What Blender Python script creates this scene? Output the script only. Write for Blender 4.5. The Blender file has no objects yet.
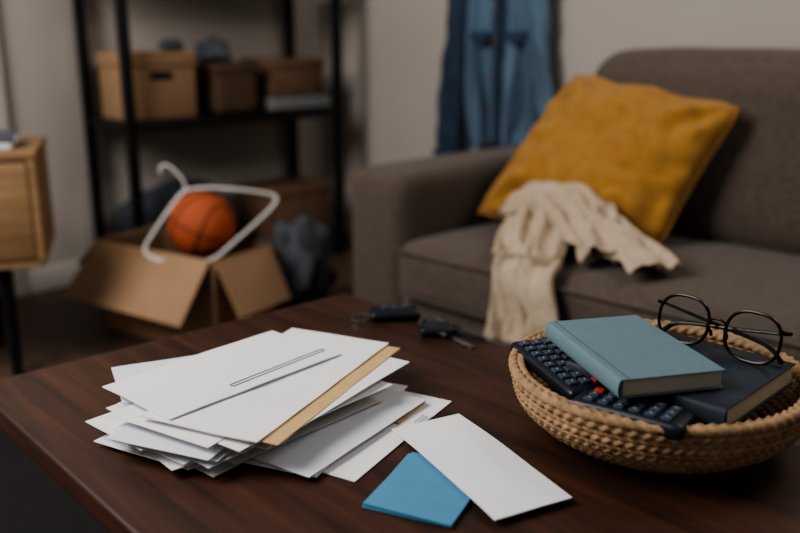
import bpy, bmesh, math, random
from mathutils import Vector, Matrix, noise
R=random.Random(7)
sc=bpy.context.scene
rad=math.radians

def lin(c):
    out=[]
    for v in c:
        v=v/255.0
        out.append(v/12.92 if v<=.04045 else ((v+.055)/1.055)**2.4)
    return (out[0],out[1],out[2],1)

# ---------------------------------------------------------------- materials
def mat(name,col,rough=.6,var=.0,vscale=8,bump=0,bscale=100,metal=0,stretch=(1,1,1),sheen=0,coat=0,spec=.5,detail=4,trans=0,bdist=.002):
    m=bpy.data.materials.new(name);m.use_nodes=True
    nt=m.node_tree;b=nt.nodes['Principled BSDF']
    c=lin(col)
    b.inputs['Base Color'].default_value=c
    b.inputs['Roughness'].default_value=rough
    b.inputs['Metallic'].default_value=metal
    b.inputs['Specular IOR Level'].default_value=spec
    if sheen:
        b.inputs['Sheen Weight'].default_value=sheen
    if coat:
        b.inputs['Coat Weight'].default_value=coat
    if trans: b.inputs['Transmission Weight'].default_value=trans
    tc=nt.nodes.new('ShaderNodeTexCoord');mp=nt.nodes.new('ShaderNodeMapping')
    mp.inputs['Scale'].default_value=stretch
    nt.links.new(tc.outputs['Object'],mp.inputs['Vector'])
    if var:
        n=nt.nodes.new('ShaderNodeTexNoise');n.inputs['Scale'].default_value=vscale;n.inputs['Detail'].default_value=detail
        nt.links.new(mp.outputs['Vector'],n.inputs['Vector'])
        r=nt.nodes.new('ShaderNodeValToRGB')
        r.color_ramp.elements[0].position=.3;r.color_ramp.elements[1].position=.7
        r.color_ramp.elements[0].color=tuple([x*(1-var) for x in c[:3]]+[1])
        r.color_ramp.elements[1].color=tuple([min(1,x*(1+var)) for x in c[:3]]+[1])
        nt.links.new(n.outputs['Fac'],r.inputs['Fac']);nt.links.new(r.outputs['Color'],b.inputs['Base Color'])
    if bump:
        n2=nt.nodes.new('ShaderNodeTexNoise');n2.inputs['Scale'].default_value=bscale;n2.inputs['Detail'].default_value=3
        nt.links.new(mp.outputs['Vector'],n2.inputs['Vector'])
        bp=nt.nodes.new('ShaderNodeBump');bp.inputs['Strength'].default_value=bump;bp.inputs['Distance'].default_value=bdist
        nt.links.new(n2.outputs['Fac'],bp.inputs['Height']);nt.links.new(bp.outputs['Normal'],b.inputs['Normal'])
    return m

def wood(name,c1,c2,rough,axis='X',scale=6,coat=0,stretch=14,spec=.5):
    m=bpy.data.materials.new(name);m.use_nodes=True
    nt=m.node_tree;b=nt.nodes['Principled BSDF']
    tc=nt.nodes.new('ShaderNodeTexCoord');mp=nt.nodes.new('ShaderNodeMapping')
    s=[stretch]*3;s['XYZ'.index(axis)]=1
    mp.inputs['Scale'].default_value=s
    nt.links.new(tc.outputs['Object'],mp.inputs['Vector'])
    n=nt.nodes.new('ShaderNodeTexNoise');n.inputs['Scale'].default_value=scale*.35;n.inputs['Detail'].default_value=8;n.inputs['Roughness'].default_value=.62;n.inputs['Distortion'].default_value=.6
    nt.links.new(mp.outputs['Vector'],n.inputs['Vector'])
    r=nt.nodes.new('ShaderNodeValToRGB')
    r.color_ramp.elements[0].position=.33;r.color_ramp.elements[1].position=.68
    r.color_ramp.elements[0].color=lin(c1);r.color_ramp.elements[1].color=lin(c2)
    nt.links.new(n.outputs['Fac'],r.inputs['Fac']);nt.links.new(r.outputs['Color'],b.inputs['Base Color'])
    b.inputs['Roughness'].default_value=rough
    b.inputs['Specular IOR Level'].default_value=spec
    b.inputs['Coat Weight'].default_value=coat
    b.inputs['Coat Roughness'].default_value=.3
    bp=nt.nodes.new('ShaderNodeBump');bp.inputs['Strength'].default_value=.15;bp.inputs['Distance'].default_value=.001
    nt.links.new(n.outputs['Fac'],bp.inputs['Height']);nt.links.new(bp.outputs['Normal'],b.inputs['Normal'])
    return m

M={}
M['wall']=mat('wall_paint',(186,177,168),.9,.03,2,.1,60)
M['trim']=mat('trim_paint',(208,202,194),.5)
M['floor']=wood('floor_wood',(66,50,41),(96,74,60),.5,'X',5)
M['floor_shade_sheet']=mat('floor_shade_dark',(22,19,18),.98,.2,80,.6,200)  # near-black colour standing in for deep shade on the floor
M['table']=wood('table_walnut',(40,24,18),(80,48,34),.48,'X',7,.06,12,.42)
M['black']=mat('black_metal',(22,23,26),.45,metal=.3)
M['sofa']=mat('sofa_fabric',(88,76,67),.95,.18,60,.6,420,sheen=.12)
M['must']=mat('mustard_fabric',(164,118,54),.95,.12,30,.5,350,sheen=.1)
M['scarf']=mat('scarf_knit',(190,170,146),.95,.14,70,.6,260,sheen=.08)
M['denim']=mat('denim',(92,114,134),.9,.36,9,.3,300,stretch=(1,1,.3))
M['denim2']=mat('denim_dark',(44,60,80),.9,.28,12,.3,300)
M['button']=mat('brass',(160,120,70),.35,metal=.9)
M['paper']=mat('paper_white',(240,239,240),.75,.02,14,.12,220)
M['paper2']=mat('paper_cool',(222,225,232),.8,.02,14)
M['paper3']=mat('paper_warm',(230,225,216),.8,.03,14)
M['kraft']=mat('kraft_paper',(206,172,122),.8,.06,40)
M['grayln']=mat('window_film',(120,126,140),.3)
M['bluep']=mat('blue_card',(84,142,178),.8,.05,30,.15,200)
M['cblue']=mat('book_cloth_teal',(104,128,138),.75,.05,60,.35,500)
M['cblued']=mat('book_cloth_groove',(74,96,104),.8)
M['navy']=mat('book_cloth_navy',(28,38,52),.6,.06,50,.3,500)
M['pages']=mat('page_block',(216,202,178),.85,.12,6,.4,60,stretch=(.2,.2,60))
M['plast']=mat('black_plastic',(24,28,37),.38)
M['btn']=mat('rubber_button',(60,70,86),.5)
M['btnr']=mat('rubber_red',(180,56,48),.5)
M['btnw']=mat('button_print',(190,196,206),.5)
M['wick']=mat('seagrass',(164,132,98),.8,.28,55,.5,240)
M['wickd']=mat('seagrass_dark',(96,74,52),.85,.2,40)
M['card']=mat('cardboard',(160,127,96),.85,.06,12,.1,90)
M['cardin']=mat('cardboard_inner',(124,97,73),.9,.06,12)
M['dark']=mat('dark_hole',(18,14,12),.9)
M['ball']=mat('ball_rubber',(178,88,54),.7,.08,14,.5,320,spec=.3)
M['line']=mat('ball_seam',(34,26,22),.7)
M['white']=mat('white_plastic',(228,224,218),.4)
M['gray']=mat('gray_cloth',(84,88,94),.95,.15,20,.3,200)
M['dkgray']=mat('dark_cloth',(58,62,70),.95,.15,20,.3,200)
M['oak']=wood('oak_wood',(138,108,76),(168,134,96),.55,'X',6)
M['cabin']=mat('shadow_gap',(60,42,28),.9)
M['binw']=wood('brown_box',(96,70,52),(122,92,68),.7,'X',6)
M['bind']=mat('dark_brown_fabric',(88,66,50),.9,.1,30,.3,200)
M['steel']=mat('steel',(170,170,172),.28,metal=1)
M['glass']=mat('lens_glass',(240,244,246),.02,trans=1)
M['gframe']=mat('glasses_metal',(36,29,26),.25,metal=.7)
M['ink']=mat('ink',(120,122,130),.8)

# ---------------------------------------------------------------- builder
class B:
    def __init__(s): s.bm=bmesh.new();s.m=[]
    def mi(s,k):
        if k not in s.m: s.m.append(k)
        return s.m.index(k)
    def add(s,bm2,k,T=None):
        i=s.mi(k)
        if T is not None: bm2.transform(T)
        vm={}
        for v in bm2.verts: vm[v]=s.bm.verts.new(v.co)
        for f in bm2.faces:
            try:
                g=s.bm.faces.new([vm[v] for v in f.verts]);g.material_index=i;g.smooth=True
            except ValueError: pass
        bm2.free()
    def box(s,a,b,k,bev=0,T=None,seg=2):
        t=bmesh.new();bmesh.ops.create_cube(t,size=1)
        a=Vector(a);b=Vector(b)
        for v in t.verts: v.co=Vector([(a[i]+b[i])/2+v.co[i]*(b[i]-a[i]) for i in range(3)])
        if bev: bmesh.ops.bevel(t,geom=t.edges[:],offset=bev,segments=seg,affect='EDGES',profile=.5)
        s.add(t,k,T)
    def cyl(s,c,r,h,k,n=24,r2=None,T=None,bev=0):
        t=bmesh.new();bmesh.ops.create_cone(t,cap_ends=True,segments=n,radius1=r,radius2=r if r2 is None else r2,depth=h)
        if bev: bmesh.ops.bevel(t,geom=[e for e in t.edges if abs(e.verts[0].co.z-e.verts[1].co.z)<1e-6],offset=bev,segments=2,affect='EDGES',profile=.5)
        bmesh.ops.translate(t,verts=t.verts,vec=Vector(c));s.add(t,k,T)
    def sph(s,c,r,k,u=32,v=20,T=None,sc=(1,1,1)):
        t=bmesh.new();bmesh.ops.create_uvsphere(t,u_segments=u,v_segments=v,radius=r)
        for q in t.verts: q.co=Vector((q.co.x*sc[0],q.co.y*sc[1],q.co.z*sc[2]))+Vector(c)
        s.add(t,k,T)
    def grid(s,fn,nu,nv,k,cu=False,cv=False,T=None,flip=False):
        t=bmesh.new();V=[]
        for i in range(nu+(0 if cu else 1)):
            V.append([t.verts.new(fn(i/nu,j/nv)) for j in range(nv+(0 if cv else 1))])
        for i in range(nu):
            for j in range(nv):
                a=V[i][j];b_=V[(i+1)%len(V)][j];c=V[(i+1)%len(V)][(j+1)%len(V[0])];d=V[i][(j+1)%len(V[0])]
                f=[a,b_,c,d]
                if flip:f.reverse()
                try:t.faces.new(f)
                except ValueError: pass
        s.add(t,k,T)
    def tube(s,pts,r,k,n=10,closed=False,T=None,rf=None):
        P=[Vector(p) for p in pts];N=len(P)
        prev=None;F=[]
        for i in range(N):
            if closed: tg=P[(i+1)%N]-P[i-1]
            else: tg=P[min(i+1,N-1)]-P[max(i-1,0)]
            tg.normalize()
            if prev is None:
                up=Vector((0,0,1)) if abs(tg.z)<.9 else Vector((1,0,0))
                nrm=tg.cross(up).normalized()
            else:
                nrm=(prev-tg*prev.dot(tg)).normalized()
            prev=nrm;F.append((nrm,tg.cross(nrm).normalized()))
        t=bmesh.new();V=[]
        for i in range(N):
            rr=r if rf is None else rf(i/(N-1 if not closed else N))
            V.append([t.verts.new(P[i]+(F[i][0]*math.cos(2*math.pi*j/n)+F[i][1]*math.sin(2*math.pi*j/n))*rr) for j in range(n)])
        for i in range(N if closed else N-1):
            for j in range(n):
                t.faces.new([V[i][j],V[(i+1)%N][j],V[(i+1)%N][(j+1)%n],V[i][(j+1)%n]])
        if not closed:
            t.faces.new(V[0]);t.faces.new(list(reversed(V[-1])))
        s.add(t,k,T)
    def rbox(s,a,b,r,k,n=14,puff=(0,0,0),nz=0,nsc=5,T=None,fn=None):
        a=Vector(a);b=Vector(b);c=(a+b)/2;h=(b-a)/2
        t=bmesh.new();bmesh.ops.create_cube(t,size=2)
        bmesh.ops.subdivide_edges(t,edges=t.edges[:],cuts=n,use_grid_fill=True)
        for v in t.verts:
            q=v.co.copy();o=Vector((0,0,0))
            q=Vector([math.copysign(1-(1-abs(x))**1.6 if abs(x)<1 else 1,x) for x in q])
            p=Vector([q[i]*h[i] for i in range(3)])
            inn=Vector([max(-(h[i]-r),min(h[i]-r,p[i])) for i in range(3)])
            d=p-inn
            if d.length>1e-9: p=inn+d.normalized()*r
            for i in range(3):
                j,l=(i+1)%3,(i+2)%3
                if puff[i]: o[i]=q[i]*puff[i]*(1-q[j]**2)*(1-q[l]**2)
            p=p+o
            if nz:
                p+=noise.noise_vector((p+c)*nsc)*nz
            v.co=p+c
            if fn: v.co=fn(v.co)
        s.add(t,k,T)
    def done(s,name,loc=(0,0,0),rz=0,angle=38,parent=None,subs=0,solid=0,rot=None):
        bmesh.ops.recalc_face_normals(s.bm,faces=s.bm.faces[:])
        me=bpy.data.meshes.new(name);s.bm.to_mesh(me);s.bm.free()
        for k in s.m: me.materials.append(M[k])
        me.set_sharp_from_angle(angle=rad(angle))
        o=bpy.data.objects.new(name,me);sc.collection.objects.link(o)
        o.location=loc;o.rotation_euler=rot if rot else (0,0,rz)
        if solid:
            md=o.modifiers.new('Solidify','SOLIDIFY');md.thickness=solid;md.offset=0
        if subs:
            md=o.modifiers.new('Subd','SUBSURF');md.levels=subs;md.render_levels=subs
        if parent:o.parent=parent
        return o

def catmull(P,n):
    P=[Vector(p) for p in P];Q=[P[0]*2-P[1]]+P+[P[-1]*2-P[-2]];out=[]
    for i in range(len(P)-1):
        a,b,c,d=Q[i:i+4]
        for j in range(n):
            t=j/n
            out.append(.5*((2*b)+(c-a)*t+(2*a-5*b+4*c-d)*t*t+(3*b-a-3*c+d)*t**3))
    out.append(P[-1].copy());return out

# Room frame: local x runs along the sofa, y towards the wall behind it (45 deg to the view)
SO=Vector((0,2.3,0));SR=rad(-45)

# ---------------------------------------------------------------- room
b=B();b.box((-1.7,-4.2,-.05),(3.2,1.15,0),'floor');fl=b.done('floor',SO,SR)
b=B();b.box((-1.7,1.02,0),(3.2,1.15,2.6),'wall');b.done('wall_back',SO,SR)
b=B();b.box((-1.68,-4.2,0),(-1.55,1.02,2.6),'wall');b.done('wall_left',SO,SR)
b=B();b.box((-1.55,1.0,0),(3.2,1.02,.09),'trim',.003);b.done('baseboard_back',SO,SR)
b=B();b.box((-1.55,-.45,0),(-1.53,1.0,.09),'trim',.003);b.done('baseboard_left',SO,SR)
b=B()
b.box((-1.549,-.53,0),(-1.52,-.45,2.12),'trim',.004);b.box((-1.549,-1.43,0),(-1.52,-1.35,2.12),'trim',.004);b.box((-1.549,-1.43,2.04),(-1.52,-.45,2.12),'trim',.004)
b.box((-1.548,-1.35,.01),(-1.53,-.53,2.04),'trim')
for z0,z1 in ((.2,.95),(1.1,1.9)): b.box((-1.534,-1.22,z0),(-1.524,-.66,z1),'trim',.006)
b.sph((-1.49,-1.29,1.0),.028,'steel')
b.done('door_1',SO,SR)

# ---------------------------------------------------------------- sofa
b=B()
b.rbox((-.225,0,.06),(0,.95,.57),.045,'sofa',12,(.006,.004,.008),.003,6)
b.rbox((1.72,0,.06),(1.92,.95,.57),.05,'sofa',12,(.006,.004,.008),.003,6)
b.box((-.0,.0,.07),(1.72,.93,.23),'sofa',.015)
b.rbox((.003,-.035,.225),(1.717,.72,.395),.05,'sofa',18,(.0,.008,.018),.006,4)
b.rbox((.06,.72,.2),(1.72,.95,.76),.06,'sofa',12,(0,0,.01),.003,5)
def lean(p):
    k=(p.z-.39)/.5
    return Vector((p.x,p.y+.12*k,p.z))
b.rbox((.17,.50,.385),(.96,.72,.895),.09,'sofa',18,(0,.03,.012),.008,5,fn=lean)
b.rbox((.97,.50,.385),(1.71,.72,.895),.09,'sofa',18,(0,.03,.012),.008,5,fn=lean)
b.tube([(.03,-.04,.372),(.4,-.043,.374),(1.0,-.043,.376),(1.69,-.04,.372)],.004,'sofa')
b.tube([(.03,-.04,.252),(1.69,-.04,.252)],.004,'sofa')
for x,y in ((-.14,.06),(1.86,.06),(-.14,.89),(1.86,.89)):
    b.cyl((x,y,.033),.02,.066,'black',16,.024)
b.done('sofa',SO,SR,50)

# ---------------------------------------------------------------- pillow
def pillow():
    b=B();BL,BR,TR,TL=[Vector(p) for p in ((.035,.27,.428),(.60,.34,.405),(.715,.50,.768),(.185,.54,.836))]
    n=((BR-BL).cross(TL-BL)).normalized()
    def surf(sgn):
        def f(u,v):
            p=(BL*(1-u)+BR*u)*(1-v)+(TL*(1-u)+TR*u)*v
            cu=4*u*(1-u);cv=4*v*(1-v)
            cen=(BL+BR+TR+TL)/4
            e=.045*(cu*(1-cv)+cv*(1-cu))
            p=p+(cen-p)*e*1.2
            for (a,c) in ((0,0),(1,0),(0,1),(1,1)):
                d=math.hypot(u-a,v-c);p=p+(cen-p)*.045*math.exp(-(d/.08)**2)
            p=p+Vector((0,0,.007*math.sin(u*15)*(1-cv)*cu))
            th=.100*(cu*cv)**.40
            wr=noise.noise(Vector((u*3,v*3,3)))*.020*(cu*cv)**.3
            wr+=.026*(abs(noise.noise(Vector((u*6+v*3,v*5-u*2,7))))-.3)*(cu*cv)**.25
            for (a,c) in ((0,0),(1,0),(0,1),(1,1)):
                du,dv=u-a,v-c;d=math.hypot(du,dv)
                wr+=.015*math.exp(-((d-.24)/.16)**2)*math.sin(8*math.atan2(dv,du)+a*2+c)
            wr+=.009*math.sin(u*40)*math.exp(-v/.12)*cu+.009*math.sin(u*34+1)*math.exp(-(1-v)/.12)*cu
            wr+=.009*math.sin(v*36)*math.exp(-u/.12)*cv+.009*math.sin(v*33+1)*math.exp(-(1-u)/.12)*cv
            wr*=min(1,cu*cv*5)
            return p+n*sgn*(th+wr)
        return f
    b.grid(surf(1),70,70,'must');b.grid(surf(-1),70,70,'must')
    loop=[]
    f=surf(1)
    for i in range(40): loop.append(f(i/40,0))
    for i in range(40): loop.append(f(1,i/40))
    for i in range(40): loop.append(f(1-i/40,1))
    for i in range(40): loop.append(f(0,1-i/40))
    b.tube(loop,.004,'must',8,True)
    bmesh.ops.remove_doubles(b.bm,verts=b.bm.verts[:],dist=.0001)
    return b.done('throw_pillow',SO,SR,70)
pillow()

# ---------------------------------------------------------------- scarf
def ribbon(b,path,width,k,folds,amp,hump,seed,nu=120,nv=64):
    C=catmull(path,24);N=len(C)
    def f(u,v):
        x=u*(N-1);i=min(int(x),N-2);t=x-i
        p=C[i].lerp(C[i+1],t)
        tg=(C[min(i+3,N-1)]-C[max(i-2,0)]).normalized()
        side=Vector((tg.y,-tg.x,0))
        k_=min(1,max(0,(abs(tg.z)-.5)/.4))
        if side.length>1e-4: side=side.normalized()
        if side.x<0 and k_>0: side=-side
        side=side.lerp(Vector((1,0,0)),k_).normalized()
        nr=side.cross(tg).normalized()
        if nr.z<-.02 or (abs(nr.z)<=.3 and nr.y>0): nr=-nr
        q=v*2-1;w=width(u)
        wx=q*folds+1.3*noise.noise(Vector((u*1.6,q*1.0,seed)))+.3*noise.noise(Vector((u*4,q*2.5,seed+3)))
        a=amp*(.5+1.2*abs(noise.noise(Vector((u*2.0,q*1.5,seed+5)))))
        s1=math.sin(wx*math.pi)
        off=a*(1-s1*s1)*1.9-a*.5+.35*a*math.sin(wx*2.1*math.pi+u*5)
        off+=.016*noise.noise(Vector((u*4,q*2.0,seed)))+.003*noise.noise(Vector((u*12,q*6,seed)))
        lat=w*.5*q+.010*math.cos(wx*math.pi)+.03*noise.noise(Vector((u*3.0,seed,8)))
        lat+=.003*noise.noise(Vector((u*18,q*.5,seed)))
        return p+side*lat+nr*(off+hump(u)*(1-q*q)+amp*.9)
    b.grid(f,nu,nv,k)
b=B()
ribbon(b,[(.24,.33,.46),(.30,.27,.465),(.36,.17,.44),(.42,.06,.418),(.455,-.02,.412),(.465,-.060,.37),(.465,-.064,.30),(.455,-.066,.225)],
       lambda u:.20-.03*u+.02*math.sin(u*9),'scarf',2.2,.015,lambda u:.055*math.exp(-((u-.15)/.22)**2),1.3)
ribbon(b,[(.22,.30,.44),(.31,.27,.475),(.43,.22,.455),(.54,.17,.43),(.64,.12,.422),(.74,.07,.412)],
       lambda u:.15+.05*math.sin(u*5+.5)+.04*u,'scarf',1.9,.017,lambda u:.05*math.sin(min(1,u*1.15)*math.pi)**.8 if u<.86 else .012,4.1)
ribbon(b,[(.28,.20,.43),(.36,.27,.475),(.46,.24,.47),(.54,.14,.43),(.60,.06,.412)],
       lambda u:.10+.03*math.sin(u*6),'scarf',1.4,.014,lambda u:.03,8.2,80,40)
b.done('knit_scarf',SO,SR,80,solid=.003)

# ---------------------------------------------------------------- denim jacket
def jacket():
    b=B();yc=.945
    def body(u,v):
        z=.53+.77*v
        w=.165 if v<.8 else .165-.06*((v-.8)/.2)**1.5
        if v>.97: w*=.55
        a=2*math.pi*u
        x=-.40+w*math.cos(a);y=yc+.038*math.sin(a)
        if math.sin(a)<0:
            y+=.024*math.sin(x*42+3*v+2*noise.noise(Vector((x*5,z*3,1))))*(1-v*.5)+.012*math.sin(x*95-4*v)
        return Vector((x+.02*noise.noise(Vector((x*4,z*4,0)))-.02*v,y,z+.02*math.sin(x*14)*(1-v)))
    b.grid(body,90,44,'denim',cu=True)
    def sleeve(cx,z0,z1,r0,r1,lean_):
        def f(u,v):
            a=2*math.pi*u;z=z0+(z1-z0)*v;r=r0+(r1-r0)*v
            r*=1+.14*math.sin(a*3+v*10)+.06*math.sin(v*34+a)
            return Vector((cx+lean_*v+r*math.cos(a),yc-.01+r*.55*math.sin(a),z))
        return f
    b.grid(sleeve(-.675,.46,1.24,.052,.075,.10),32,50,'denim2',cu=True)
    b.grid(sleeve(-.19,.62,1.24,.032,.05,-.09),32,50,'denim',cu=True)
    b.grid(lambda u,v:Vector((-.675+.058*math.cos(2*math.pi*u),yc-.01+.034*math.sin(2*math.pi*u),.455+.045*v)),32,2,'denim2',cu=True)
    # button placket, slanted welt seams, hem band, chest pockets with pointed flaps
    b.tube([(-.375,.886,.55),(-.38,.882,.75),(-.385,.884,.95),(-.39,.896,1.25)],.017,'denim2')
    for s in (-1,1):
        b.tube([(-.385+s*.055,.888,.56),(-.385+s*.08,.886,.75),(-.385+s*.10,.890,.90)],.005,'denim2')
        cx=-.387+s*.085
        slabp=[(cx-.042,.884,.955),(cx+.042,.884,.955),(cx+.042,.884,.925),(cx,.880,.905),(cx-.042,.884,.925)]
        t_=bmesh.new();vs=[t_.verts.new(p) for p in slabp];f_=t_.faces.new(vs)
        r_=bmesh.ops.extrude_face_region(t_,geom=[f_])
        for g in r_['geom']:
            if isinstance(g,bmesh.types.BMVert): g.co.y+=.014
        b.add(t_,'denim2')
    b.tube([(-.555,.93,.545),(-.48,.903,.54),(-.37,.897,.545),(-.26,.908,.54),(-.24,.93,.54)],.014,'denim2')
    for z in (.56,.68,.80,.92,1.04,1.16):
        b.cyl((-.385,.866,z),.009,.009,'button',14,T=None)
    b.tube([(-.46,.93,1.27),(-.42,.90,1.31),(-.365,.89,1.27),(-.31,.90,1.31),(-.27,.93,1.27),(-.3,.97,1.32),(-.43,.97,1.32),(-.46,.93,1.27)],.018,'denim2')
    b.tube([(-.37,.95,1.30),(-.37,.95,1.38),(-.365,.955,1.41),(-.37,.975,1.405)],.004,'steel')
    return b.done('denim_jacket',SO,SR,60)
jacket()
b=B()
b.box((-.75,.995,1.44),(.1,1.02,1.52),'oak',.004)
for x in (-.65,-.37,-.1): b.tube([(x,.995,1.47),(x,.96,1.465),(x,.945,1.49)],.007,'black')
b.done('coat_rack',SO,SR)

# ---------------------------------------------------------------- metal shelf
b=B()
X0,X1,Y0,Y1=-1.52,-1.167,-.177,.823;ps=.034
for x in (X0,X1-ps):
    for y in (Y0,Y1-ps): b.box((x,y,0),(x+ps,y+ps,1.95),'black',.003)
ZS=(.075,.622,1.17,1.72)
for z in ZS:
    b.box((X0+.004,Y0+.004,z),(X1-.004,Y1-.004,z+.022),'black',.002)
    b.box((X1-ps+.004,Y0,z-.012),(X1,Y1,z+.022),'black',.002)
b.done('metal_shelf',SO,SR)

def openbox_handle(name,x0,x1,y0,y1,z0,z1,hole=True):
    b=B()
    b.box((x0,y0,z0),(x1,y1,z1-.02),'card',.003)
    b.box((x0-.006,y0-.006,z1-.055),(x1+.006,y1+.006,z1),'card',.004)
    if hole:
        yc=(y0+y1)/2;zc=z1-.085
        b.box((x1-.002,yc-.045,zc-.014),(x1+.003,yc+.045,zc+.014),'dark',.002)
    return b.done(name,SO,SR)
openbox_handle('storage_box',-1.43,-1.235,-.14,.145,.645,.885)
b=B()
b.rbox((-1.43,.235,.645),(-1.23,.43,.83),.02,'bind',8)
b.box((-1.435,.23,.80),(-1.225,.435,.84),'bind',.005)
b.done('storage_bin',SO,SR)
b=B()
b.box((-1.45,.49,.645),(-1.22,.79,.70),'gray',.006)
for i in range(3): b.box((-1.452,.485,.656+.015*i),(-1.218,.795,.659+.015*i),'white')
b.done('folded_linens',SO,SR)
b=B()
b.box((-1.44,.50,.702),(-1.235,.77,.83),'binw',.004)
b.box((-1.445,.495,.81),(-1.23,.775,.850),'binw',.004)
b.done('wooden_box',SO,SR)
def lump(name,c,r,k,seed,sc_=(1,1,1),amp=.35,fr=3.0,nseg=40,flat=None):
    b=B()
    def f(u,v):
        a=2*math.pi*u;p=math.pi*v
        d=Vector((math.sin(p)*math.cos(a),math.sin(p)*math.sin(a),math.cos(p)))
        n=noise.noise(d*fr*.6+Vector((seed,0,0)))+.55*abs(noise.noise(d*fr*1.5+Vector((0,seed,0))))
        q=d*(r*(1+amp*n));q=Vector((q.x*sc_[0],q.y*sc_[1],q.z*sc_[2]))+Vector(c)
        if flat is not None and q.z<flat:q.z=flat
        return q
    b.grid(f,nseg,nseg//2+4,k,cu=True);bmesh.ops.remove_doubles(b.bm,verts=b.bm.verts[:],dist=.00005)
    return b.done(name,SO,SR,80)
lump('rolled_sock',(-1.35,.12,.905),.033,'gray',2.2,(1,1.4,.75),flat=.886)
lump('gray_beanie',(-1.33,.29,.880),.062,'gray',5.5,(1,1.05,.8),flat=.841)
lump('folded_blanket',(-1.34,.10,.24),.145,'dkgray',9.1,(.95,1.6,1.0),.25,flat=.098)
b=B()
b.box((-1.46,.46,.098),(-1.22,.78,.31),'binw',.005);b.box((-1.465,.455,.28),(-1.215,.785,.32),'binw',.004)
b.done('brown_storage_box',SO,SR)

# ---------------------------------------------------------------- cabinet
b=B();w=1.0;d=.4;z0,z1=.325,.64
b.box((-w,0,z0),(0,d,z1-.022),'oak',.003)
b.box((-w-.004,-.006,z1-.022),(.004,d,z1),'oak',.004)
b.box((-w,-.004,z0),(-w+.02,.01,z1-.02),'oak');b.box((-.02,-.004,z0),(0,.01,z1-.02),'oak')
b.box((-w,-.004,z0),(0,.01,z0+.018),'oak')
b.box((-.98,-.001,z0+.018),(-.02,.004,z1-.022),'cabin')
for x in (-.976,-.654,-.332):
    for zz in ((.348,.612),):
        b.box((x,-.009,zz[0]),(x+.31,.0,zz[1]),'oak',.003)
for (x,y) in ((-.11,.05),(-.9,.05),(-.19,.35),(-.9,.35)):
    b.tube([(x,y,z0),(x,y,0)],.017,'black',12,rf=lambda u:.019-.004*u)
b.done('wooden_sideboard',(-.975,2.262,0),rad(18))
b=B();b.box((-.36,.06,.641),(-.06,.28,.656),'paper2',.002);b.box((-.33,.07,.657),(-.05,.27,.674),'gray',.003);b.box((-.32,.072,.660),(-.048,.268,.671),'paper')
b.done('magazines',(-.975,2.262,0),rad(18))

# ---------------------------------------------------------------- moving box
d1=Vector((-.848,.53,0));d2=Vector((.53,.848,0));Nn=Vector((-.55,2.41,0))
def BX(a,c,z): return Nn+d1*a+d2*c+Vector((0,0,z))
b=B();LA,LC,H=.50,.26,.30
def slab(p,q,r,s_,k,th=.005):
    p,q,r,s_=[Vector(x) for x in (p,q,r,s_)]
    n=((q-p).cross(s_-p)).normalized()*th
    t_=bmesh.new();A=[t_.verts.new(x) for x in (p,q,r,s_)];C=[t_.verts.new(x+n) for x in (p,q,r,s_)]
    t_.faces.new(A[::-1]);t_.faces.new(C)
    for i in range(4): t_.faces.new([A[i],A[(i+1)%4],C[(i+1)%4],C[i]])
    b.add(t_,k)
slab(BX(0,0,.002),BX(LA,0,.002),BX(LA,0,H),BX(0,0,H),'card')
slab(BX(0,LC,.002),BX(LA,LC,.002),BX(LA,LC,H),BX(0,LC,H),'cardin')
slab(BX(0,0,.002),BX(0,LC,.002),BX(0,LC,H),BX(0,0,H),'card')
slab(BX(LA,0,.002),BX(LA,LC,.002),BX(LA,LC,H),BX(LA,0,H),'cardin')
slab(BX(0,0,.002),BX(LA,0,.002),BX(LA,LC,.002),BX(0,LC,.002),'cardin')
slab(BX(.005,-.003,H),BX(LA-.005,-.003,H),BX(LA+.015,-.14,H-.155),BX(.0,-.14,H-.165),'card')
slab(BX(-.003,.005,H),BX(-.003,LC-.005,H),BX(-.095,LC-.02,H-.16),BX(-.100,0,H-.16),'card')
slab(BX(.005,LC+.003,H),BX(LA-.005,LC+.003,H),BX(LA,LC+.13,H-.10),BX(0,LC+.13,H-.10),'card')
slab(BX(LA+.003,.005,H),BX(LA+.003,LC-.005,H),BX(LA+.12,LC,H-.10),BX(LA+.12,0,H-.10),'card')
b.done('cardboard_box')
def ball():
    b=B();r=.105
    b.sph((0,0,0),r,'ball',48,32)
    rr=r*1.001
    def circ(fn): b.tube([fn(2*math.pi*i/72) for i in range(72)],.0026,'line',6,True)
    circ(lambda a:Vector((rr*math.cos(a),rr*math.sin(a),0)))
    circ(lambda a:Vector((rr*math.cos(a),0,rr*math.sin(a))))
    for sg in (1,-1):
        def cv(a,sg=sg):
            p=Vector((.62*math.cos(a),sg*(.62+.14*math.cos(2*a)),.95*math.sin(a)))
            return p.normalized()*rr
        circ(cv)
    o=b.done('basketball',(-.618,2.6,.368));o.rotation_euler=(rad(20),rad(15),rad(50))
ball()
lump('packed_clothes',(0,0,0),.12,'dkgray',3.3,(1.6,.85,.9),.15).location=BX(.24,.13,.14)
bpy.data.objects['packed_clothes'].rotation_euler=(0,0,rad(148))
b=B()
K=[(-.655,2.60,.480),(-.60,2.625,.482),(-.50,2.66,.468),(-.42,2.69,.452),(-.392,2.695,.438),(-.405,2.68,.412),(-.45,2.62,.372),(-.52,2.53,.318),(-.56,2.48,.285),(-.64,2.47,.275),(-.73,2.49,.28),(-.775,2.52,.290),(-.785,2.535,.31),(-.765,2.55,.345),(-.71,2.58,.425),(-.675,2.595,.470)]
def chaikin(P,n=2):
    P=[Vector(p) for p in P]
    for _ in range(n):
        Q=[]
        for i in range(len(P)):
            a,c=P[i],P[(i+1)%len(P)];Q+=[a.lerp(c,.25),a.lerp(c,.75)]
        P=Q
    return P
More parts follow.
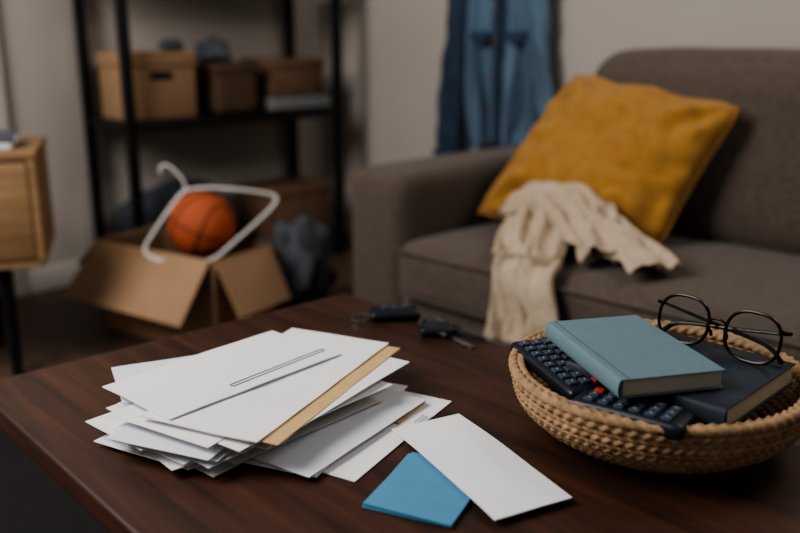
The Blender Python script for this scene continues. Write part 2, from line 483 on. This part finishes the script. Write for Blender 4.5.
b.tube(chaikin(K),.0055,'white',10,True)
b.tube(catmull([(-.662,2.6,.478),(-.668,2.6,.505),(-.69,2.6,.535),(-.715,2.6,.555),(-.735,2.6,.550),(-.737,2.6,.530)],8),.0038,'white')
b.done('clothes_hanger')
lump('gray_hoodie',(0,0,0),.13,'gray',7.7,(.75,1.0,1.25),.4,4,flat=-.16).location=(-.355,2.80,.165)

# ---------------------------------------------------------------- coffee table
TA=rad(-47.5);TC=Vector((-.614,1.134,0))
b=B()
b.box((0,0,.418),(1.35,.686,.45),'table',.005,seg=3)
b.box((.16,.16,.36),(1.19,.18,.418),'table',.002);b.box((.16,.506,.36),(1.19,.526,.418),'table',.002)
b.box((.16,.16,.36),(.18,.526,.418),'table',.002);b.box((1.17,.16,.36),(1.19,.526,.418),'table',.002)
for x in (.15,1.15):
    for y in (.15,.48): b.box((x,y,.0095),(x+.055,y+.055,.418),'table',.004)
b.done('coffee_table',TC,TA)
b=B();b.box((-.82,-.9,.001),(1.7,.85,.009),'floor_shade_sheet',.003)  # added fringed dark sheet, blackens the floor around the table like shade
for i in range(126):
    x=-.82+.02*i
    b.box((x+.006,-.92,.001),(x+.012,-.9,.004),'floor_shade_sheet');b.box((x+.006,.85,.001),(x+.012,.87,.004),'floor_shade_sheet')
b.done('floor_shade_sheet',TC,TA)

# ---------------------------------------------------------------- envelopes
def sheet(b,cx,cy,z,angd,L,Wd,k,th=.0014,bow=.0,seed=0,lift=(0,0,0,0),wob=.0012):
    ca,sa=math.cos(rad(angd)),math.sin(rad(angd))
    def zf(x,y):
        u=x/L+.5;v=y/Wd+.5
        l=lift[0]*max(0,1-u-v)**1+lift[1]*max(0,u-v)+0
        l+=lift[2]*max(0,u+v-1)+lift[3]*max(0,v-u)
        return bow*(1-(2*x/L)**2)+l+wob*noise.noise(Vector((x*14,y*14,seed)))
    def fw(x,y,zz): return Vector((cx+ca*x-sa*y,cy+sa*x+ca*y,zz))
    nu,nv=18,10
    t=bmesh.new();lay=[]
    for sgn in (0,1):
        g=[[t.verts.new(fw((i/nu-.5)*L,(j/nv-.5)*Wd,z+zf((i/nu-.5)*L,(j/nv-.5)*Wd)+sgn*th)) for j in range(nv+1)] for i in range(nu+1)]
        lay.append(g)
        for i in range(nu):
            for j in range(nv):
                f=[g[i][j],g[i+1][j],g[i+1][j+1],g[i][j+1]]
                if not sgn: f.reverse()
                t.faces.new(f)
    A,C=lay
    for i in range(nu):
        t.faces.new([A[i][0],A[i+1][0],C[i+1][0],C[i][0]]);t.faces.new([A[i+1][nv],A[i][nv],C[i][nv],C[i+1][nv]])
    for j in range(nv):
        t.faces.new([A[0][j+1],A[0][j],C[0][j],C[0][j+1]]);t.faces.new([A[nu][j],A[nu][j+1],C[nu][j+1],C[nu][j]])
    b.add(t,k)
    return fw,zf
b=B()
z=.4508
L0=[(-.06,1.004,61,.25,.16,'paper'),(-.243,.985,142,.20,.15,'paper'),(-.270,1.045,46,.22,.12,'paper'),
    (-.12,1.02,68,.28,.17,'paper'),(-.246,.998,131,.195,.15,'paper2'),(-.24,1.03,62,.28,.15,'paper'),
    (-.10,1.0,57,.25,.16,'paper2'),(-.258,1.035,44,.25,.12,'paper')]
for i in range(17):
    L0.append((-.180+R.uniform(-.05,.03),1.03+R.uniform(-.028,.022),R.choice([48,60,68,63,54])+R.uniform(-8,8),R.uniform(.24,.30),R.uniform(.14,.18),R.choice(['paper','paper','paper2','paper3','paper'])))
for k_,e in ((11,(-.238,.998,148,.20,.16,'paper')),(14,(-.248,1.01,139,.20,.17,'paper')),(17,(-.262,1.02,50,.25,.12,'paper')),(20,(-.252,1.03,128,.2,.17,'paper2')),(23,(-.225,1.01,146,.21,.17,'paper'))): L0.insert(k_,e)
L0+=[(-.262,1.085,24,.24,.13,'paper2'),(-.13,1.045,58,.27,.17,'paper')]
for i,(x,y,a,l,w_,k) in enumerate(L0):
    sheet(b,x,y,z,a,l,w_,k,R.uniform(.0006,.0011),R.uniform(-.0004,.0008),i,wob=.0008)
    z+=.00134
sheet(b,-.143,1.046,z,66,.335,.165,'kraft',.0013,0,31);z+=.0022
sheet(b,-.163,1.054,z,66,.35,.165,'paper',.0014,0,32);z+=.003
fw,zf=sheet(b,-.232,1.070,z,49,.285,.148,'paper',.0014,.001,33)
def outline(cx,cy,zz,angd,L,Wd,r,k):
    ca,sa=math.cos(rad(angd)),math.sin(rad(angd));pts=[]
    rr=Wd/2
    for i in range(48):
        a=2*math.pi*i/48;x=rr*math.cos(a);y=rr*math.sin(a)
        x+=math.copysign(L/2-rr,x) if abs(x)>1e-6 else 0
        pts.append((cx+ca*x-sa*y,cy+sa*x+ca*y,zz))
    b.tube(pts,r,k,6,True)
outline(-.163,1.076,z+.0028,51,.17,.007,.0006,'grayln')
sheet(b,.006,1.040,.4508+.0030,61,.075,.026,'kraft',.0008,0,50)
for i,(o_,l_) in enumerate(((0,.030),(.006,.024),(.012,.027))):
    sheet(b,.035-o_*.87,1.010+o_*.48,.4533,61,l_,.0012,'ink',.0003,0,50,wob=0)
b.done('envelope_stack',angle=30)

b=B();sheet(b,.031,.842,.4512,67,.13,.10,'bluep',.002,0,61);sheet(b,.033,.84,.4537,65,.128,.10,'bluep',.002,0,62)
b.done('blue_notecards',angle=30)
b=B();sheet(b,.0865,.893,.4575,-63,.235,.098,'paper',.0012,.0015,63)
b.done('white_envelope',angle=30)

# ---------------------------------------------------------------- keys
b=B()
Tk=Matrix.Translation((-.010,1.435,.45))@Matrix.Rotation(rad(8),4,'Z')
b.rbox((-.044,-.024,.001),(.044,.024,.018),.0082,'plast',8,(0,0,.003),T=Tk)
for i,x in enumerate((-.018,0,.018)): b.cyl((x,0,.0205),.006,.003,'btn',16,T=Tk)
def ring(c,r,t,tilt=0,n=28): return [(c[0]+r*math.cos(2*math.pi*i/n),c[1]+r*math.sin(2*math.pi*i/n),c[2]+tilt*math.sin(2*math.pi*i/n)) for i in range(n)]
b.tube(ring((-.069,1.428,.454),.017,0,.002),.0014,'steel',8,True)
b.tube(ring((.054,1.392,.456),.020,0,.004),.0017,'steel',8,True)
b.tube([(.030,1.432,.458),(.036,1.42,.457),(.044,1.406,.456)],.0024,'plast')
def key(x,y,a,z,k='steel',s=1,kh=None):
    T=Matrix.Translation((x,y,z))@Matrix.Rotation(rad(a),4,'Z')@Matrix.Scale(s,4)
    b.cyl((0,0,.0015),.0135,.003,kh or k,20,T=T,bev=.0005)
    b.box((.010,-.0038,.0002),(.047,.0038,.0022),k,.0004,T=T)
    for i in range(5): b.box((.018+.0055*i,-.0062+.0008*(i%2),.0004),(.0215+.0055*i,-.0035,.0020),k,T=T)
    b.cyl((.051,0,.0012),.0038,.002,k,10,T=T)
key(.076,1.350,-60,.4505,s=1.5,kh='plast');key(.084,1.362,-46,.4550,'plast',1.4,'plast');key(.058,1.372,-75,.459,'steel',1.1,'plast')
b.rbox((.034,1.330,.4508),(.088,1.375,.466),.006,'plast',6)
b.done('car_keys')

# ---------------------------------------------------------------- basket
BC=Vector((.321,.991,.4505))
b=B()
rows=11
def prof(t):
    return .112+.062*math.sin(t*math.pi/2), .0052+.060*t**1.2
def rope(r,zz,rr,sg,nt,seg=600,k='wick',depth=.26):
    def f(u,v):
        a=2*math.pi*u;p=2*math.pi*v
        q=rr*(1+depth*math.cos(2*(p-sg*nt*a)))*(1+.05*noise.noise(Vector((math.cos(a)*9,math.sin(a)*9,zz*90))))
        return Vector(((r+q*math.cos(p))*math.cos(a),(r+q*math.cos(p))*math.sin(a),zz+q*math.sin(p)))
    b.grid(f,seg,12,k,cu=True,cv=True)
for i in range(rows):
    r,zz=prof(i/(rows-1));rope(r,zz,.0047,1 if i%2 else -1,44)
r,zz=prof(1)
rope(r+.0015,zz+.0085,.0060,1,38,depth=.2);rope(r+.0035,zz+.0170,.0060,-1,38,depth=.2);rope(r-.004,zz+.0165,.0056,1,38,depth=.2)
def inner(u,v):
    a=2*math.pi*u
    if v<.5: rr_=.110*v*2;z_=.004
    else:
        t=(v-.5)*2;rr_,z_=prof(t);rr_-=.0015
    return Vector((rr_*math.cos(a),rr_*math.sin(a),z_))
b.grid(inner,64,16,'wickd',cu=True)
b.done('wicker_basket',BC,0,60)

# ---------------------------------------------------------------- books
def book(name,c,ang,L,Wd,z0,z1,cover,groove):
    b=B();h=z1-z0;t=.0022
    b.rbox((-L/2,-Wd/2,h-t),(L/2,Wd/2,h),.001,cover,6)
    b.rbox((-L/2,-Wd/2,0),(L/2,Wd/2,t),.001,cover,6)
    n=10
    def sp(u,v):
        a=math.pi*(v)-math.pi/2
        return Vector(((u-.5)*L,-Wd/2+.001-.004*math.cos(a),h/2+(h/2)*math.sin(a)))
    b.grid(sp,4,n,cover)
    b.box((-L/2,-Wd/2+.0005,t*.5),(L/2,-Wd/2+.003,h-t*.5),cover)
    b.box((-L/2+.003,-Wd/2+.003,t),(L/2-.003,Wd/2-.003,h-t),'pages')
    b.box((-L/2+.0005,-Wd/2+.009,h-.0003),(L/2-.0005,-Wd/2+.0105,h+.0002),groove)
    return b.done(name,(c[0],c[1],z0),rad(ang),40)
book('teal_book',(.2755,.960),-76.5,.200,.127,.5545,.577,'cblue','cblued')
book('navy_book',(.339,.961),-45,.200,.187,.5265,.553,'navy','navy')
book('navy_notebook',(.335,1.03),8,.19,.13,.502,.524,'navy','navy')

# ---------------------------------------------------------------- remotes
def remote(name,p0,p1,wd,rows,cols,redend=-1,roll=0):
    p0=Vector(p0);p1=Vector(p1);L=(p1-p0).length
    b=B();b.rbox((-L/2,-wd/2,-.009),(L/2,wd/2,.009),.007,'plast',10,(0,0,.002))
    px=(L-.024)/rows;py=(wd-.008)/cols
    for i in range(rows):
        for j in range(cols):
            x=-L/2+.012+px*(i+.5);y=(j-(cols-1)/2)*py
            red=(i==(rows-1 if redend>0 else 0)) and j==cols-1
            b.box((x-px*.33,y-py*.36,.008),(x+px*.33,y+py*.36,.0128),'btnr' if red else 'btn',.0016)
            if not red: 
                b.box((x-.0020,y-.0004,.0126),(x+.0020,y+.0004,.0130),'btnw')
                if (i+j)%2: b.box((x-.0020,y-.0004,.0126),(x-.0012,y+.0020,.0130),'btnw')
                else: b.box((x+.0012,y-.0016,.0126),(x+.0020,y+.0004,.0130),'btnw')
    m=(p0+p1)/2
    d=(p1-p0).normalized()
    o=b.done(name,m,0)
    o.rotation_euler=(roll,-math.asin(d.z),math.atan2(d.y,d.x))
    return o
remote('remote_control',(.173,1.075,.533),(.222,.905,.533),.058,8,3,1)
remote('remote_control',(.203,.900,.532),(.306,.821,.534),.050,6,3,-1)

# ---------------------------------------------------------------- glasses
def glasses():
    b=B()
    dirx=Vector((.66,-.75,0)).normalized()
    c0=Vector((.392,.996,.5845))
    def lensloop(cx,n=40,s=1):
        out=[]
        for i in range(n):
            a=2*math.pi*i/n
            x=.0285*s*math.copysign(abs(math.cos(a))**.8,math.cos(a));zz=.0250*s*math.copysign(abs(math.sin(a))**.8,math.sin(a))
            out.append((cx+x,0-.00*x,zz))
        return out
    for cx in (-.038,.038):
        b.tube(lensloop(cx),.0018,'gframe',8,True)
        t_=bmesh.new();vs=[t_.verts.new(p) for p in lensloop(cx,40,.97)];f=t_.faces.new(vs)
        r_=bmesh.ops.extrude_face_region(t_,geom=[f]);
        for v in r_['geom']:
            if isinstance(v,bmesh.types.BMVert): v.co.y+=.001
        b.add(t_,'glass')
    b.tube(catmull([(-.0105,0,.004),(-.005,-.001,.0085),(.005,-.001,.0085),(.0105,0,.004)],6),.0014,'gframe')
    for s in (-1,1):
        b.tube([(s*.010,.0,-.002),(s*.009,.006,-.006),(s*.0085,.008,-.010)],.0018,'gframe')
        b.tube([(s*.066,0,.012),(s*.071,.002,.012),(s*.072,.006,.012)],.002,'gframe')
        yo=.008 if s>0 else .0125
        b.tube(catmull([(s*.072,.006,.012),(s*.066,yo,.010),(s*.02,yo+.002,.003),(-s*.045,yo+.003,-.006),(-s*.066,yo+.003,-.020)],10),.0016,'gframe',8,rf=lambda u:.0014+.0013*u)
    o=b.done('eyeglasses',c0)
    o.scale=(1.2,1.2,1.2)
    o.rotation_euler=(rad(-12),0,math.atan2(dirx.y,dirx.x))
glasses()

# ---------------------------------------------------------------- lights
def area(name,loc,tgt,size,en,col,sy=None):
    l=bpy.data.lights.new(name,'AREA');l.energy=en;l.color=col;l.size=size
    if sy: l.shape='RECTANGLE';l.size_y=sy
    o=bpy.data.objects.new(name,l);sc.collection.objects.link(o);o.location=loc
    o.rotation_euler=(Vector(tgt)-Vector(loc)).to_track_quat('-Z','Y').to_euler()
area('window_light',(-1.7,.9,2.1),(.3,1.8,.4),1.1,52,(1,.965,.935),1.4)
area('wall_fill_light',(1.7,1.5,2.5),(1.5,2.4,1.0),.8,12,(1,.955,.91))  # added fill lamp without a fixture, brightens the right part of the wall
w=bpy.data.worlds.new('World');sc.world=w;w.use_nodes=True
w.node_tree.nodes['Background'].inputs[0].default_value=(1,.98,.96,1)
w.node_tree.nodes['Background'].inputs[1].default_value=.12

# ---------------------------------------------------------------- camera
cd=bpy.data.cameras.new('Camera');co=bpy.data.objects.new('Camera',cd);sc.collection.objects.link(co)
co.location=(0,0,.93);co.rotation_euler=(rad(75),0,0)
cd.lens=38.25;cd.sensor_width=36;cd.clip_start=.02
cd.dof.use_dof=True;cd.dof.focus_distance=1.06;cd.dof.aperture_fstop=2.1
sc.camera=co
sc.view_settings.view_transform='AgX'
sc.view_settings.look='AgX - Medium High Contrast'
sc.view_settings.exposure=.24
